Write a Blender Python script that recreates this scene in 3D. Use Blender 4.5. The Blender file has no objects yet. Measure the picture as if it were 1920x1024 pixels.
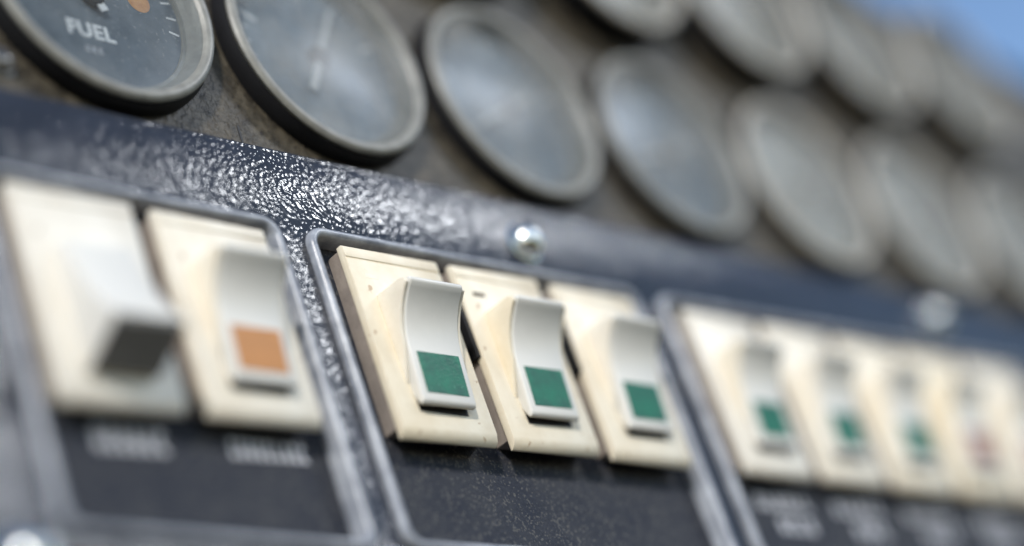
import bpy, bmesh, math, random
from mathutils import Vector, Matrix
random.seed(7)
C = bpy.context.scene.collection
S = 0.001                                   # panel coordinates are millimetres: u right, v up, n out of the panel
def P(u, v, n): return Vector((u*S, -n*S, v*S))

# ------------------------------------------------------------------ camera
R = [[0.6750196209968662, -0.31132467564738425, 0.6688986900886398],
     [0.12905511123538446, -0.8428125727946889, -0.5225052587325997],
     [0.7264250061315821, 0.43902609657314173, -0.5287369828132714]]
CAM = (-174.10004211, -96.81867212, 148.846274)
F = 4040.64
def dirw(a): return Vector((a[0], -a[2], a[1]))
cx = dirw(R[0]); cy = -dirw(R[1]); cz = -dirw(R[2])
cam_d = bpy.data.cameras.new('camera'); cam = bpy.data.objects.new('camera', cam_d); C.objects.link(cam)
cam.matrix_world = Matrix(((cx.x, cy.x, cz.x, CAM[0]*S), (cx.y, cy.y, cz.y, -CAM[2]*S), (cx.z, cy.z, cz.z, CAM[1]*S), (0, 0, 0, 1)))
cam_d.sensor_width = 36; cam_d.lens = F/1920*36
cam_d.clip_start = 0.005; cam_d.clip_end = 50
cam_d.dof.use_dof = True; cam_d.dof.focus_distance = 0.261; cam_d.dof.aperture_fstop = 4.5
cam_d.dof.aperture_blades = 0
bpy.context.scene.camera = cam

# ------------------------------------------------------------------ sky, sun, window light, exposure
SUN = Vector((-0.60, -0.62, 0.50)).normalized()          # towards the sun, world axes
w = bpy.data.worlds.new('World'); bpy.context.scene.world = w; w.use_nodes = True
nt = w.node_tree; bg = nt.nodes['Background']
sky = nt.nodes.new('ShaderNodeTexSky'); sky.sky_type = 'NISHITA'; sky.sun_disc = False
sky.sun_elevation = math.asin(SUN.z); sky.sun_rotation = math.atan2(SUN.x, SUN.y)
sky.air_density = 1.0; sky.dust_density = 0.1; sky.ozone_density = 2.6
nt.links.new(sky.outputs[0], bg.inputs[0]); bg.inputs[1].default_value = 0.15
sd = bpy.data.lights.new('sun', 'SUN'); so = bpy.data.objects.new('sun', sd); C.objects.link(so)
sd.energy = 2.75; sd.angle = math.radians(5); sd.color = (1.0, 0.95, 0.88)
so.rotation_euler = SUN.to_track_quat('Z', 'Y').to_euler()
ad = bpy.data.lights.new('side_window_light', 'AREA'); ao = bpy.data.objects.new('side_window_light', ad); C.objects.link(ao)
ad.shape = 'RECTANGLE'; ad.size = 0.16; ad.size_y = 0.014; ad.energy = 1.9; ad.color = (0.93, 0.96, 1.0)
_v = (P(0, 36, 0)-P(CAM[0], CAM[1], CAM[2])).normalized(); GD = (_v - 2*_v.dot(Vector((0, -1, 0)))*Vector((0, -1, 0))).normalized()
ao.location = P(0, 36, 0) + GD*1.0
_x = (Vector((1, 0, 0))-GD*GD.x).normalized(); _y = GD.cross(_x)
ao.rotation_euler = Matrix((_x, _y, GD)).transposed().to_euler()
vs = bpy.context.scene.view_settings
vs.view_transform = 'Standard'; vs.look = 'None'; vs.exposure = 0.26; vs.gamma = 1.0; vs.use_curve_mapping = False

# ------------------------------------------------------------------ materials
def mat(name, col, rough=0.5, spec=0.5, metal=0.0, var=0.0, vscale=300, col2=None, bump=0.0, bscale=1500, bkind='noise', coat=0.0, rvar=0.0, speck=None):
    m = bpy.data.materials.new(name); m.use_nodes = True; t = m.node_tree; b = t.nodes['Principled BSDF']
    N = t.nodes.new; L = t.links.new
    b.inputs['Base Color'].default_value = (*col, 1); b.inputs['Roughness'].default_value = rough
    b.inputs['Metallic'].default_value = metal; b.inputs['Specular IOR Level'].default_value = spec
    b.inputs['Coat Weight'].default_value = coat
    tc = N('ShaderNodeTexCoord')
    if var or col2:
        nz = N('ShaderNodeTexNoise'); nz.inputs['Scale'].default_value = vscale; nz.inputs['Detail'].default_value = 6
        nz.inputs['Roughness'].default_value = 0.65
        L(tc.outputs['Object'], nz.inputs['Vector'])
        rp = N('ShaderNodeValToRGB'); rp.color_ramp.elements[0].position = 0.35; rp.color_ramp.elements[1].position = 0.68
        c2 = col2 or tuple(c*(1-var) for c in col)
        rp.color_ramp.elements[0].color = (*c2, 1); rp.color_ramp.elements[1].color = (*col, 1)
        L(nz.outputs['Fac'], rp.inputs['Fac']); out = rp.outputs['Color']
        if speck:
            n2 = N('ShaderNodeTexNoise'); n2.inputs['Scale'].default_value = speck[0]; n2.inputs['Detail'].default_value = 3
            L(tc.outputs['Object'], n2.inputs['Vector'])
            r2 = N('ShaderNodeValToRGB'); r2.color_ramp.elements[0].position = speck[1]; r2.color_ramp.elements[1].position = speck[1]+0.06
            L(n2.outputs['Fac'], r2.inputs['Fac'])
            mx = N('ShaderNodeMixRGB'); mx.inputs['Color2'].default_value = (*speck[2], 1)
            L(r2.outputs['Color'], mx.inputs['Fac']); L(out, mx.inputs['Color1']); out = mx.outputs['Color']
        L(out, b.inputs['Base Color'])
    if rvar:
        n3 = N('ShaderNodeTexNoise'); n3.inputs['Scale'].default_value = vscale*0.7; n3.inputs['Detail'].default_value = 5
        L(tc.outputs['Object'], n3.inputs['Vector'])
        mr = N('ShaderNodeMapRange'); mr.inputs['From Min'].default_value = .3; mr.inputs['From Max'].default_value = .7
        mr.inputs['To Min'].default_value = max(0.02, rough-rvar); mr.inputs['To Max'].default_value = min(1, rough+rvar)
        L(n3.outputs['Fac'], mr.inputs['Value']); L(mr.outputs['Result'], b.inputs['Roughness'])
    if bump:
        if bkind == 'voronoi':
            tx = N('ShaderNodeTexVoronoi'); tx.feature = 'SMOOTH_F1'; tx.inputs['Smoothness'].default_value = 0.6; o = 'Distance'
            nn = N('ShaderNodeTexNoise'); nn.inputs['Scale'].default_value = bscale*0.5
            L(tc.outputs['Object'], nn.inputs['Vector'])
            va = N('ShaderNodeVectorMath'); va.operation = 'SCALE'; va.inputs['Scale'].default_value = 0.9/bscale
            L(nn.outputs['Color'], va.inputs[0])
            vb = N('ShaderNodeVectorMath'); L(tc.outputs['Object'], vb.inputs[0]); L(va.outputs[0], vb.inputs[1])
            L(vb.outputs[0], tx.inputs['Vector'])
        else:
            tx = N('ShaderNodeTexNoise'); tx.inputs['Detail'].default_value = 4; o = 'Fac'
            L(tc.outputs['Object'], tx.inputs['Vector'])
        tx.inputs['Scale'].default_value = bscale
        bp = N('ShaderNodeBump'); bp.inputs['Strength'].default_value = 1.0; bp.inputs['Distance'].default_value = bump*S
        L(tx.outputs[o], bp.inputs['Height']); L(bp.outputs['Normal'], b.inputs['Normal'])
    return m

M = {}
M['crinkle'] = mat('dark_crinkle_paint', (0.032, 0.036, 0.048), 0.13, 0.36, var=0.35, vscale=160, bump=0.085, bscale=1750, bkind='voronoi')
M['rim'] = mat('worn_grey_rim', (0.42, 0.44, 0.48), 0.32, 0.6, col2=(0.17, 0.185, 0.22), vscale=260, bump=0.04, bscale=1800)
M['plate'] = mat('label_plate_black', (0.034, 0.036, 0.044), 0.6, 0.2, col2=(0.018, 0.021, 0.032), vscale=220, bump=0.12, bscale=2200, speck=(2600, 0.58, (0.09, 0.088, 0.085)))
M['cream'] = mat('aged_cream_plastic', (0.84, 0.785, 0.67), 0.42, 0.45, col2=(0.73, 0.65, 0.52), vscale=130, bump=0.03, bscale=900, rvar=.12, speck=(620, 0.665, (0.50, 0.40, 0.30)))
_t = M['cream'].node_tree; _b = _t.nodes['Principled BSDF']; _src = _b.inputs['Base Color'].links[0].from_socket
_oi = _t.nodes.new('ShaderNodeObjectInfo'); _hs = _t.nodes.new('ShaderNodeHueSaturation'); _mr = _t.nodes.new('ShaderNodeMapRange')
_mr.inputs['To Min'].default_value = 0.75; _mr.inputs['To Max'].default_value = 1.35
_t.links.new(_oi.outputs['Random'], _mr.inputs['Value']); _t.links.new(_mr.outputs['Result'], _hs.inputs['Saturation'])
_t.links.new(_src, _hs.inputs['Color']); _t.links.new(_hs.outputs['Color'], _b.inputs['Base Color'])
M['white'] = mat('off_white_plastic', (0.74, 0.72, 0.67), 0.35, 0.5, var=0.06, vscale=200, bump=0.012, bscale=900)
M['case'] = mat('brown_grey_case', (0.34, 0.29, 0.25), 0.55, 0.4, col2=(0.24, 0.205, 0.18), vscale=260, bump=0.06, bscale=1500)
M['slot_shade'] = mat('slot_and_shade_black', (0.012, 0.012, 0.014), 0.5, 0.3, var=0.3)  # black of the seam and drive slot, also used for painted shade
M['hole'] = mat('moulded_slot_dark', (0.05, 0.035, 0.02), 0.7, 0.2, var=0.3)
M['green'] = mat('green_paint', (0.007, 0.165, 0.088), 0.38, 0.45, col2=(0.012, 0.095, 0.06), vscale=480, bump=0.03, bscale=2500, speck=(1300, 0.655, (0.10, 0.28, 0.19)))
M['amber'] = mat('amber_paint', (0.52, 0.22, 0.055), 0.4, 0.4, var=0.15, vscale=500)
M['red'] = mat('faded_red_paint', (0.34, 0.16, 0.12), 0.4, 0.4, var=0.15, vscale=500)
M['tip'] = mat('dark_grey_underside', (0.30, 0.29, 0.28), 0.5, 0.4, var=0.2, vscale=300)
M['olive'] = mat('olive_grey_hammered_paint', (0.105, 0.088, 0.062), 0.45, 0.3, col2=(0.030, 0.025, 0.018), vscale=520, bump=0.34, bscale=900, speck=(900, 0.62, (0.025, 0.02, 0.016)))
M['bezel'] = mat('gauge_bezel_grey', (0.27, 0.265, 0.235), 0.42, 0.5, col2=(0.19, 0.185, 0.165), vscale=450, bump=0.05, bscale=1600)
M['blackring'] = mat('gauge_housing_black', (0.008, 0.008, 0.010), 0.6, 0.3, var=0.3)
M['dial'] = mat('dial_slate', (0.31, 0.36, 0.41), 0.5, 0.4, col2=(0.17, 0.21, 0.25), vscale=260, speck=(1500, 0.62, (0.17, 0.18, 0.19)))
M['darkdial'] = mat('fuel_dial_slate', (0.15, 0.175, 0.20), 0.5, 0.4, col2=(0.09, 0.11, 0.13), vscale=300, speck=(1500, 0.62, (0.24, 0.25, 0.26)))
M['paledial'] = mat('glare_pale_dial_grey', (0.78, 0.74, 0.66), 0.5, 0.4, col2=(0.58, 0.56, 0.52), vscale=200)  # far and upper dials paler: sky glare put into the colour
M['palebezel'] = mat('pale_bezel_grey', (0.46, 0.425, 0.36), 0.42, 0.5, col2=(0.30, 0.28, 0.24), vscale=450, bump=0.05, bscale=1600)  # paler bezel colour for the far and upper-row gauges
M['ink'] = mat('dial_white_ink', (0.9, 0.9, 0.9), 0.5, 0.3, var=0.15, vscale=900)
M['label_ink'] = mat('label_pale_ink', (0.60, 0.605, 0.64), 0.5, 0.3, var=0.3, vscale=900)
M['orange'] = mat('dial_orange_mark', (0.75, 0.40, 0.16), 0.45, 0.4, col2=(0.5, 0.22, 0.08), vscale=600)
M['steel'] = mat('screw_steel', (0.78, 0.80, 0.77), 0.24, 0.5, metal=1.0, var=0.15, vscale=500)
M['screwdark'] = mat('dull_screw', (0.30, 0.28, 0.26), 0.3, 0.5, metal=0.8, var=0.4, vscale=500)
M['trim'] = mat('black_edge_rubber', (0.018, 0.022, 0.026), 0.7, 0.3, var=0.3)
def glass(name, d0, d1):
    m = bpy.data.materials.new(name); m.use_nodes = True; t = m.node_tree; t.nodes.clear(); N = t.nodes.new; L = t.links.new
    o = N('ShaderNodeOutputMaterial'); mx = N('ShaderNodeMixShader'); tr = N('ShaderNodeBsdfTransparent'); gl = N('ShaderNodeBsdfGlossy')
    lw = N('ShaderNodeLayerWeight'); pw = N('ShaderNodeMath'); pw.operation = 'POWER'; pw.inputs[1].default_value = 4.5
    fr = N('ShaderNodeMapRange'); fr.inputs['To Min'].default_value = 0.09; fr.inputs['To Max'].default_value = 1.0
    L(lw.outputs['Facing'], pw.inputs[0]); L(pw.outputs[0], fr.inputs['Value'])
    tr.inputs['Color'].default_value = (0.94, 0.96, 0.97, 1); gl.inputs['Roughness'].default_value = 0.19; gl.inputs['Color'].default_value = (0.045, 0.048, 0.053, 1)
    d = N('ShaderNodeBsdfDiffuse'); d.inputs['Color'].default_value = (0.52, 0.51, 0.48, 1)        # dust film, with glare haze put into its colour
    nz = N('ShaderNodeTexNoise'); nz.inputs['Scale'].default_value = 110; nz.inputs['Detail'].default_value = 5
    tc = N('ShaderNodeTexCoord'); L(tc.outputs['Object'], nz.inputs['Vector'])
    mr = N('ShaderNodeMapRange'); mr.inputs['From Min'].default_value = 0.35; mr.inputs['From Max'].default_value = 0.75
    mr.inputs['To Min'].default_value = d0; mr.inputs['To Max'].default_value = d1
    L(nz.outputs['Fac'], mr.inputs['Value'])
    m2 = N('ShaderNodeMixShader'); L(mr.outputs['Result'], m2.inputs[0]); L(tr.outputs[0], m2.inputs[1]); L(d.outputs[0], m2.inputs[2])
    L(fr.outputs[0], mx.inputs[0]); L(m2.outputs[0], mx.inputs[1]); L(gl.outputs[0], mx.inputs[2]); L(mx.outputs[0], o.inputs[0])
    return m
M['glass'] = glass('dusty_hazy_gauge_glass', .05, .34)
M['clear'] = glass('gauge_glass', .0, .08)

# ------------------------------------------------------------------ mesh helpers (local millimetre coordinates u, v, n)
def link(name, bm, m, parent=None, smooth=True, angle=35):
    bmesh.ops.recalc_face_normals(bm, faces=bm.faces)
    me = bpy.data.meshes.new(name); bm.to_mesh(me); bm.free()
    for p in me.polygons: p.use_smooth = smooth
    if smooth: me.set_sharp_from_angle(angle=math.radians(angle))
    me.materials.append(m)
    o = bpy.data.objects.new(name, me); C.objects.link(o)
    if parent: o.parent = parent
    return o
def tag(o, label, cat, group=None):
    o['label'] = label; o['category'] = cat
    if group: o['group'] = group
    return o
def thing(name, label, cat, loc, group=None):
    o = bpy.data.objects.new(name, None); C.objects.link(o); o.location = P(*loc); o.empty_display_size = 0.003
    return tag(o, label, cat, group)
def bevel(bm, r, seg=3, ang=30):
    es = [e for e in bm.edges if len(e.link_faces) == 2 and e.calc_face_angle(0) > math.radians(ang)]
    bmesh.ops.bevel(bm, geom=es, offset=r*S, segments=seg, profile=0.5, affect='EDGES')
def box(u0, u1, v0, v1, n0, n1, r=0, seg=3, bm=None):
    b = bmesh.new()
    vs_ = [b.verts.new(P(u, v, n)) for u in (u0, u1) for v in (v0, v1) for n in (n0, n1)]
    for f in ((0,1,3,2), (4,6,7,5), (0,4,5,1), (2,3,7,6), (0,2,6,4), (1,5,7,3)): b.faces.new([vs_[i] for i in f])
    bmesh.ops.recalc_face_normals(b, faces=b.faces)
    if r: bevel(b, r, seg)
    if bm is None: return b
    me = bpy.data.meshes.new('tmp'); b.to_mesh(me); b.free(); bm.from_mesh(me); bpy.data.meshes.remove(me)
    return bm
def prism(pts, a0, a1, r=0, seg=3, fn=None):
    """closed (v, n) outline extruded along u from a0 to a1"""
    b = bmesh.new(); fn = fn or (lambda u, v, n: P(u, v, n))
    A = [b.verts.new(fn(a0, *p)) for p in pts]; B = [b.verts.new(fn(a1, *p)) for p in pts]; k = len(pts)
    b.faces.new(A); b.faces.new(B[::-1])
    for i in range(k): b.faces.new((A[i], A[(i+1) % k], B[(i+1) % k], B[i]))
    bmesh.ops.recalc_face_normals(b, faces=b.faces)
    if r: bevel(b, r, seg, 40)
    return b
def lathe(prof, seg=96, cu=0, cv=0):
    """prof: list of (radius, n); revolved about the n axis"""
    b = bmesh.new(); rings = []
    for r, n in prof:
        if r < 1e-6: rings.append([b.verts.new(P(cu, cv, n))])
        else: rings.append([b.verts.new(P(cu+r*math.cos(2*math.pi*i/seg), cv+r*math.sin(2*math.pi*i/seg), n)) for i in range(seg)])
    for a, c in zip(rings, rings[1:]):
        for i in range(seg):
            j = (i+1) % seg
            if len(a) == 1 and len(c) == 1: continue
            if len(a) == 1: b.faces.new((a[0], c[i], c[j]))
            elif len(c) == 1: b.faces.new((a[i], a[j], c[0]))
            else: b.faces.new((a[i], a[j], c[j], c[i]))
    return b
def rrect(u0, u1, v0, v1, r, seg=8):
    out = []
    for cu_, cv_, a0 in ((u1-r, v1-r, 0), (u0+r, v1-r, 90), (u0+r, v0+r, 180), (u1-r, v0+r, 270)):
        for i in range(seg+1):
            a = math.radians(a0+90*i/seg); out.append((cu_+r*math.cos(a), cv_+r*math.sin(a)))
    return out
def sweep_rrect(win, r, section):
    """section: list of (inset, n) swept round a rounded rectangle"""
    b = bmesh.new(); loops = []
    for ins, n in section:
        pts = rrect(win[0]+ins, win[1]-ins, win[2]+ins, win[3]-ins, max(0.25, r-ins))
        loops.append([b.verts.new(P(u, v, n)) for u, v in pts])
    k = len(loops[0])
    for A, B in zip(loops, loops[1:]+loops[:1]):
        for i in range(k): b.faces.new((A[i], A[(i+1) % k], B[(i+1) % k], B[i]))
    return b
def plate_with_holes(outer, holes, n0, n1, r=0):
    b = bmesh.new(); es = []
    for loop in [outer]+holes:
        V = [b.verts.new(P(u, v, n0)) for u, v in loop]
        es += [b.edges.new((V[i], V[(i+1) % len(V)])) for i in range(len(V))]
    bmesh.ops.triangle_fill(b, use_beauty=True, use_dissolve=False, edges=es)
    g = bmesh.ops.extrude_face_region(b, geom=b.faces[:])
    bmesh.ops.translate(b, verts=[x for x in g['geom'] if isinstance(x, bmesh.types.BMVert)], vec=P(0, 0, n1-n0))
    return b
def text_bm(s, size, cu, cv, n, rot=0, thick=0.06, squash=1.0):
    cu_d = bpy.data.curves.new('tmp', 'FONT'); cu_d.body = s; cu_d.size = size*S; cu_d.align_x = 'CENTER'; cu_d.align_y = 'CENTER'
    cu_d.extrude = thick*S/2; cu_d.offset = 0.03*size*S; cu_d.space_character = 1.08
    o = bpy.data.objects.new('tmp', cu_d); C.objects.link(o); bpy.context.view_layer.update()
    me = bpy.data.meshes.new_from_object(o.evaluated_get(bpy.context.evaluated_depsgraph_get()))
    bpy.data.objects.remove(o); b = bmesh.new(); b.from_mesh(me); bpy.data.meshes.remove(me); bpy.data.curves.remove(cu_d)
    ca, sa = math.cos(rot), math.sin(rot)
    for v in b.verts:
        x, y, z = v.co/S; x *= squash
        v.co = P(cu+x*ca-y*sa, cv+x*sa+y*ca, n+z)
    return b
def glyph_strokes(bm, cu, cv, n, count, h, wd):
    """pale worn lettering too soft to read: short engraved strokes at letter rhythm"""
    rnd = random.Random(int(cu*10)+count)
    step = wd/count
    for i in range(count):
        x = cu-wd/2+step*(i+.5); t = step*0.3
        box(x-step*.34, x-step*.34+t, cv-h/2, cv+h/2, n, n+.05, bm=bm)
        k = rnd.randrange(4)
        if k != 3: box(x-step*.34+t, x+step*.3, cv+h/2-h*.26, cv+h/2, n, n+.05, bm=bm)
        if k in (0, 2): box(x-step*.34+t, x+step*.3, cv-h*.08, cv+h*.08, n, n+.05, bm=bm)
        if k in (1, 2, 3): box(x-step*.34+t, x+step*.3, cv-h/2, cv-h/2+h*.26, n, n+.05, bm=bm)
        if k == 0: box(x+step*.3-t, x+step*.3, cv-h/2, cv-h*.08, n, n+.05, bm=bm)

# ------------------------------------------------------------------ large structure: switch panel, gauge panel
LVL, BACK = -1.6, -3.3                      # bezel sheet and recessed label sheet
WIN = [(-51.0, -8.8, -14.8, 29.0), (-4.6, 57.6, -14.4, 28.9), (62.4, 166.0, -13.6, 28.9)]
sp = thing('switch_panel', 'dark blue-grey crinkle-finish switch panel holding the cream rocker switches below the gauges', 'instrument panel', (0, 0, 0))
holes = [rrect(a+.6, b-.6, c+.6, d-.6, 2.2) for a, b, c, d in WIN]
pb = plate_with_holes([(-110, -60), (260, -60), (260, 40.0), (-110, 40.0)], holes, LVL-2.2, LVL)
bevel(pb, 0.5, 3, 60)
link('face_sheet', pb, M['crinkle'], sp)
for a, b, c, d in WIN:
    link('window_rim', sweep_rrect((a, b, c, d), 2.8, [(0.0, LVL-.3), (0.05, LVL+.55), (0.30, LVL+.98), (0.65, LVL+1.12), (1.0, LVL+.98), (1.25, LVL+.6), (1.3, BACK-.2), (0.7, BACK-.3)]), M['rim'], sp, angle=60)
    lp = link('label_plate', box(a+1.0, b-1.0, c+1.0, d-1.0, BACK-.6, BACK), M['plate'], sp, smooth=False)
    bm = bmesh.new()
    if a == WIN[0][0]:
        glyph_strokes(bm, -37.6, -1.9, BACK, 6, 2.8, 9.6); glyph_strokes(bm, -18.8, -1.8, BACK, 9, 2.3, 11.4)
    elif a == WIN[2][0]:
        for k, (ca_, cb_) in enumerate(((6, 4), (5, 3), (6, 4), (4, 5), (5, 4))):
            u = 66.7+19*k+8
            glyph_strokes(bm, u+2, -2.6, BACK, ca_, 2.3, 13); glyph_strokes(bm, u+3.4, -6.2, BACK, cb_, 2.3, 9.2)
    if len(bm.verts): link('lettering', bm, M['label_ink'], lp, smooth=False)
    else: bm.free()
# lip closing the top of the switch panel back to the gauge panel
link('top_lip', box(-110, 260, 39.4, 40.5, -6.0, LVL-.12, .3), M['crinkle'], sp)

GP = -3.2                                    # gauge panel level
def topline(u): return 117.0-(0 if u < 120 else ((u-120)/110.0)**1.6*9.0)
us = [-110+10*i for i in range(44)]
outer = [(-110, 30)]+[(320, 30)]+[(u, topline(u)) for u in reversed(us)]
gp_t = thing('gauge_panel', 'olive-grey hammered metal panel carrying the two rows of round gauges', 'instrument panel', (0, 0, 0))
link('panel_sheet', plate_with_holes(outer, [], GP-2.5, GP), M['olive'], gp_t, smooth=False)
tb = bmesh.new(); ring = []
for u in us:
    v = topline(u)
    ring.append([tb.verts.new(P(u, v+1.2*math.sin(a)+.3, GP-1.2+3.2*math.cos(a))) for a in [2*math.pi*i/12 for i in range(12)]])
for A, B in zip(ring, ring[1:]):
    for i in range(12): tb.faces.new((A[i], A[(i+1) % 12], B[(i+1) % 12], B[i]))
link('edge_trim', tb, M['trim'], gp_t)
sm = bmesh.new()
box(-8.2, -7.9, 41.5, 44.2, GP-.1, GP+.06, bm=sm); 
link('seam', sm, M['slot_shade'], gp_t, smooth=False)

# ------------------------------------------------------------------ gauges
def gauge(u, v, label, detail, proud=1.0):
    t = thing('round_gauge', label, 'gauge', (u, v, GP), 'round gauges set in two rows')
    Rr = 16.4; t.location.y -= (0.5+(proud-1)*3)*S; D = -(0.5+(proud-1)*3)     # D: bottom of the tall housing
    link('housing', lathe([(0, D+.02), (Rr+.5, D+.02), (Rr+.5, .5), (Rr+.05, 1.7), (Rr-.5, 1.7), (Rr-.7, .2), (Rr-1.0, D+.08), (0, D+.08)]), M['blackring'], t)
    Z = D+.45                                                  # dial level, deep behind the glass
    link('bezel', lathe([(Rr-.15, 1.75), (Rr+.05, 2.2), (Rr-.2, 2.6), (Rr-.6, 2.75), (Rr-1.1, 2.72), (Rr-1.4, 2.5), (Rr-2.1, 1.2), (Rr-2.7, Z+.4), (Rr-3.15, Z+.4), (Rr-3.25, Z-.1), (Rr-1.3, Z-.1), (Rr-.6, 1.0), (Rr-.15, 1.75)]), M['palebezel' if (proud > 1 or u > 100) else 'bezel'], t, angle=50)
    d = link('dial', lathe([(0, Z), (Rr-3.2, Z), (Rr-3.2, Z-.35), (0, Z-.35)]), M['paledial' if (proud > 1 or u > 100) else 'darkdial' if detail == 'fuel' else 'dial'], t)
    mk = bmesh.new()
    for i in range(25):
        a = math.radians(225-270*i/24); big = i % 6 == 0; L0 = 11.4; L1 = 12.9
        if detail == 'fuel' and not (i < 25): continue
        for s in (1,):
            wd = .32 if big else .14; r0 = L0-1.4 if big else L0
            c_, s_ = math.cos(a), math.sin(a)
            q = [(r0, -wd), (L1, -wd), (L1, wd), (r0, wd)]
            if math.sin(a) < -0.30: continue
            vb = [mk.verts.new(P(x*c_-y*s_, x*s_+y*c_, Z+.03)) for x, y in q]; mk.faces.new(vb)
    link('scale_marks', mk, M['ink'], d, smooth=False)
    if detail == 'fuel':
        link('lettering', text_bm('FUEL', 3.0, -1.4, -5.5, Z+.03, 0.0), M['ink'], d, smooth=False)
        ub = bmesh.new(); glyph_strokes(ub, -1.6, -8.3, Z+.02, 3, .9, 2.8); link('unit_lettering', ub, M['label_ink'], d, smooth=False)
        ob = lathe([(0, Z+.06), (1.3, Z+.06), (1.7, Z+.02)], 24, 7.6, 1.5)
        link('orange_mark', ob, M['orange'], d, smooth=False)
    nd = bmesh.new(); a = math.radians({'fuel': 118, 'a': 61, 'b': 200, 'c': 140, 'd': -150}[detail])
    c_, s_ = math.cos(a), math.sin(a)
    tl = 2.5 if detail == 'fuel' else 7.0; q = [(-tl, -.6), (10.2, -.3), (10.2, .3), (-tl, .6)]
    top = [nd.verts.new(P(x*c_-y*s_, x*s_+y*c_, Z+.75)) for x, y in q]; bot = [nd.verts.new(P(x*c_-y*s_, x*s_+y*c_, Z+.6)) for x, y in q]
    nd.faces.new(top); nd.faces.new(bot[::-1])
    for i in range(4): nd.faces.new((top[i], top[(i+1) % 4], bot[(i+1) % 4], bot[i]))
    link('needle', nd, M['ink'], t, smooth=False)
    link('needle_hub', lathe([(0, Z+1.0), (1.3, Z+.95), (1.6, Z+.7), (1.6, Z), (0, Z)], 32), M['blackring'], t)
    if detail == 'fuel': link('glass', lathe([(0, 2.3), (Rr-1.6, 2.2), (Rr-1.6, 2.1), (0, 2.2)]), M['clear'], t)
    else: link('glass', lathe([(0, 3.1), (3, 3.06), (6, 2.94), (9, 2.75), (12, 2.47), (Rr-1.6, 2.2), (Rr-1.6, 2.1), (12, 2.37), (9, 2.65), (6, 2.84), (3, 2.96), (0, 3.0)]), M['glass'], t)
    return t
GU, GV, GPI = -26.4, 58.6, 36.4
names1 = ['round fuel gauge marked FUEL with an orange spot, lower row at the left edge',
          'sharp-edged unlettered gauge immediately right of the FUEL gauge',
          'third lower-row gauge, above the domed screw of the switch panel',
          'fourth lower-row gauge, blurred, above the third green switch',
          'fifth lower-row gauge, blurred, seen above the first switch of the right window',
          'sixth lower-row gauge, strongly blurred, above and left of the far panel screw',
          'last lower-row gauge, cut by the right edge of the photo']
det = ['fuel', 'a', 'd', 'b', 'c', 'a', 'd', 'b']
for i, nme in enumerate(names1): gauge(GU+GPI*i, GV, nme, det[i])
names2 = [(3, 'pale upper-row gauge cut by the top of the photo, upper left of the row'),
          (4, 'upper-row gauge whose top is cut off, above the fourth and fifth lower gauges'),
          (5, 'upper-row gauge second from the blue sky corner, strongly blurred'),
          (6, 'upper-row gauge nearest the blue sky corner, just under the panel edge')]
for i, nme in names2: gauge(GU+GPI*i, GV+37.4, nme, det[(i+2) % 5 if (i+2) % 5 else 1], 2.0)
gauge(GU+GPI*2, GV+37.6, 'upper-row gauge almost wholly above the top edge, only its shadowed underside showing', 'b', 2.0)

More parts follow.
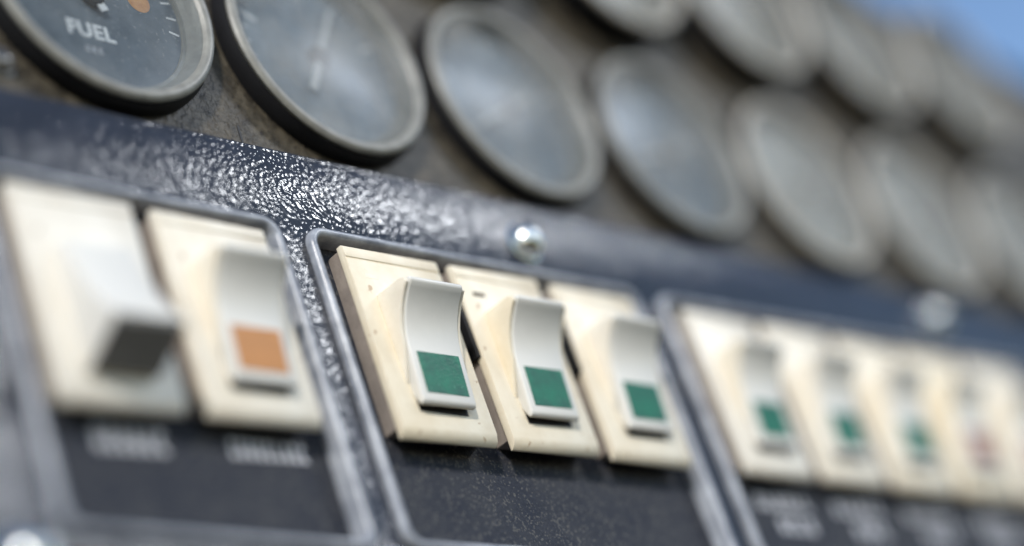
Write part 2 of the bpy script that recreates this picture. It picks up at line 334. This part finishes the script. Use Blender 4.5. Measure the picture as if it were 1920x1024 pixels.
# ------------------------------------------------------------------ rocker switches (circuit breaker switches)
W, H = 16.0, 26.4
def bez(p0, p1, p2, k):
    return [((1-t)**2*p0[0]+2*t*(1-t)*p1[0]+t*t*p2[0], (1-t)**2*p0[1]+2*t*(1-t)*p1[1]+t*t*p2[1]) for t in [i/k for i in range(k+1)]]
def breaker(u, label, kind, marked=True, slot='dark'):
    t = thing('rocker_switch', label, 'switch', (u, 0, 0), 'cream rocker switches on the dark panel')
    t.rotation_euler = (random.uniform(-.006, .006), random.uniform(-.012, .012), random.uniform(-.008, .008))
    link('case', box(.25, W-.25, 1.5, H-.3, BACK-.1, -.9, .15), M['case'], t)
    cv = prism([(0.0, -1.15), (0.0, -.85), (.55, -.28), (1.5, 0), (H-2.0, 0), (H-1.9, -.12), (H-1.75, -.12), (H-1.7, .02), (H-.35, -.02), (H, -.35), (H, -1.15)], 0, W, .10, 2)
    cov = link('cover', cv, M['cream'], t)
    if 'middle window' in label and u > 1: link('gap_shade_block', box(-.55, .3, 12.9, 21.5, -3.0, -.45, .15), M['slot_shade'], t)  # black block standing in for the shade between neighbouring switches
    if slot:
        link('moulded_slot', box(2.2, 4.4, 21.9, 22.5, -.3, .02 if slot == 'dark' else .015, 0), M['hole'] if slot == 'dark' else M['cream'], t, smooth=False)
    hw = 4.5; c = W/2
    link('rocker_shade_plate', box(c-hw+.3, c+hw-.5, 3.5, 17.5, -.3, .03), M['slot_shade'], t, smooth=False)  # black plate painting the shadow line under the rocker lip
    if kind != 'off':
        curve = bez((18.35, 5.3), (15.5, 2.35), (11.6, 1.92), 12)
        prof = [(5.6, -.1), (4.1, .55), (3.95, .85), (4.15, 1.25), (4.6, 1.4), (10.9, 1.85)]+curve[::-1]+[(18.75, 5.5), (19.15, 5.2), (19.2, 4.6), (18.6, 1.0), (18.4, -.3)]
    else:
        curve = bez((7.2, 6.7), (10.0, 4.2), (17.5, 2.2), 12)
        prof = [(18.6, -.3), (18.6, 1.9), (18.2, 2.15)]+curve[::-1]+[(6.7, 6.7), (6.2, 6.3), (3.5, 1.0), (3.5, -.3)]
    if kind != 'off':
        ck = [(7.0, 0)]+[(v, n-.22) for v, n in curve[::-1] if n-.22 > 1.2]+[(19.0, 4.9), (19.3, 4.2), (19.4, 0)]
        for a0 in (c-hw-.55, c+hw+.02): link('cheek', prism(ck, a0, a0+.53, .1, 2), M['cream'], t, angle=50)
    rk = link('rocker', prism(prof, c-hw, c+hw, .28, 3), M['white'], t, angle=50)
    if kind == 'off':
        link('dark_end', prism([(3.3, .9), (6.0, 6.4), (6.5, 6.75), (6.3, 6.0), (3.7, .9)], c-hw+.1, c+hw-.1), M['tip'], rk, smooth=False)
    else:
        m = {'green': 'green', 'amber': 'amber', 'red': 'red'}[kind]
        link('indicator_patch', prism([(5.35, 1.38), (5.35, 1.50), (10.75, 1.93), (10.75, 1.80)], c-3.55, c+3.55, .03, 1), M[m], rk, smooth=False)
    return t
OL, OR = -47.6, 66.7
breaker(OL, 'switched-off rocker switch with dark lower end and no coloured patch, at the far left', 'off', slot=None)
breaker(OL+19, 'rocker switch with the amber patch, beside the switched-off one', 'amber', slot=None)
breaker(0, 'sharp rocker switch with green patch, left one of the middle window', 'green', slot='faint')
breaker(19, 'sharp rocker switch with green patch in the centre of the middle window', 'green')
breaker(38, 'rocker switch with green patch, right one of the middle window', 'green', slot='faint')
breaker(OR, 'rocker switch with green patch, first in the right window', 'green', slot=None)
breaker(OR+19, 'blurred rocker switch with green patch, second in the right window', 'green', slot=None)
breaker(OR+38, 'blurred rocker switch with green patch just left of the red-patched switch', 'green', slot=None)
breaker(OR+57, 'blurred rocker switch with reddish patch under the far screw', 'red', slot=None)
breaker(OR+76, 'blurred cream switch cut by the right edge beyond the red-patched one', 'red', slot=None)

# ------------------------------------------------------------------ screws
def screw(u, v, n, label, m, r=2.5, hgt=2.2):
    t = thing('dome_screw', label, 'screw', (u, v, n), 'screws fixing the panels')
    link('washer', lathe([(0, 0), (r+.45, 0), (r+.45, .25), (r+.2, .4), (0, .4)], 48), m, t)
    prof = [(0, .3), (r, .35)]+[(r*math.cos(a), .55+hgt*math.sin(a)) for a in [math.radians(8*i) for i in range(11)]]+[(0.28, .55+hgt*.99), (0, .55+hgt*.99)]
    hb = lathe(prof, 48)
    link('head', hb, m, t)
    if u < 0: link('drive_slot', box(-r*.62, r*.62, -.22, .22, hgt*.62, .58+hgt, .05), M['slot_shade'], t)
    return t
screw(37.2, 33.4, LVL, 'shiny domed steel screw above the middle window of switches', M['steel'])
screw(143.2, 35.8, LVL, 'blurred round screw glinting above the right window of switches', M['steel'], 2.3, 2.0)
screw(-54.8, -17.6, LVL, 'blurred grey screw in the bottom left corner', M['steel'], 3.0)
screw(-42.2, 45.3, GP, 'dark pitted screw left of the FUEL gauge', M['screwdark'], 1.7, 1.0)

bpy.context.scene.cycles.use_denoising = True
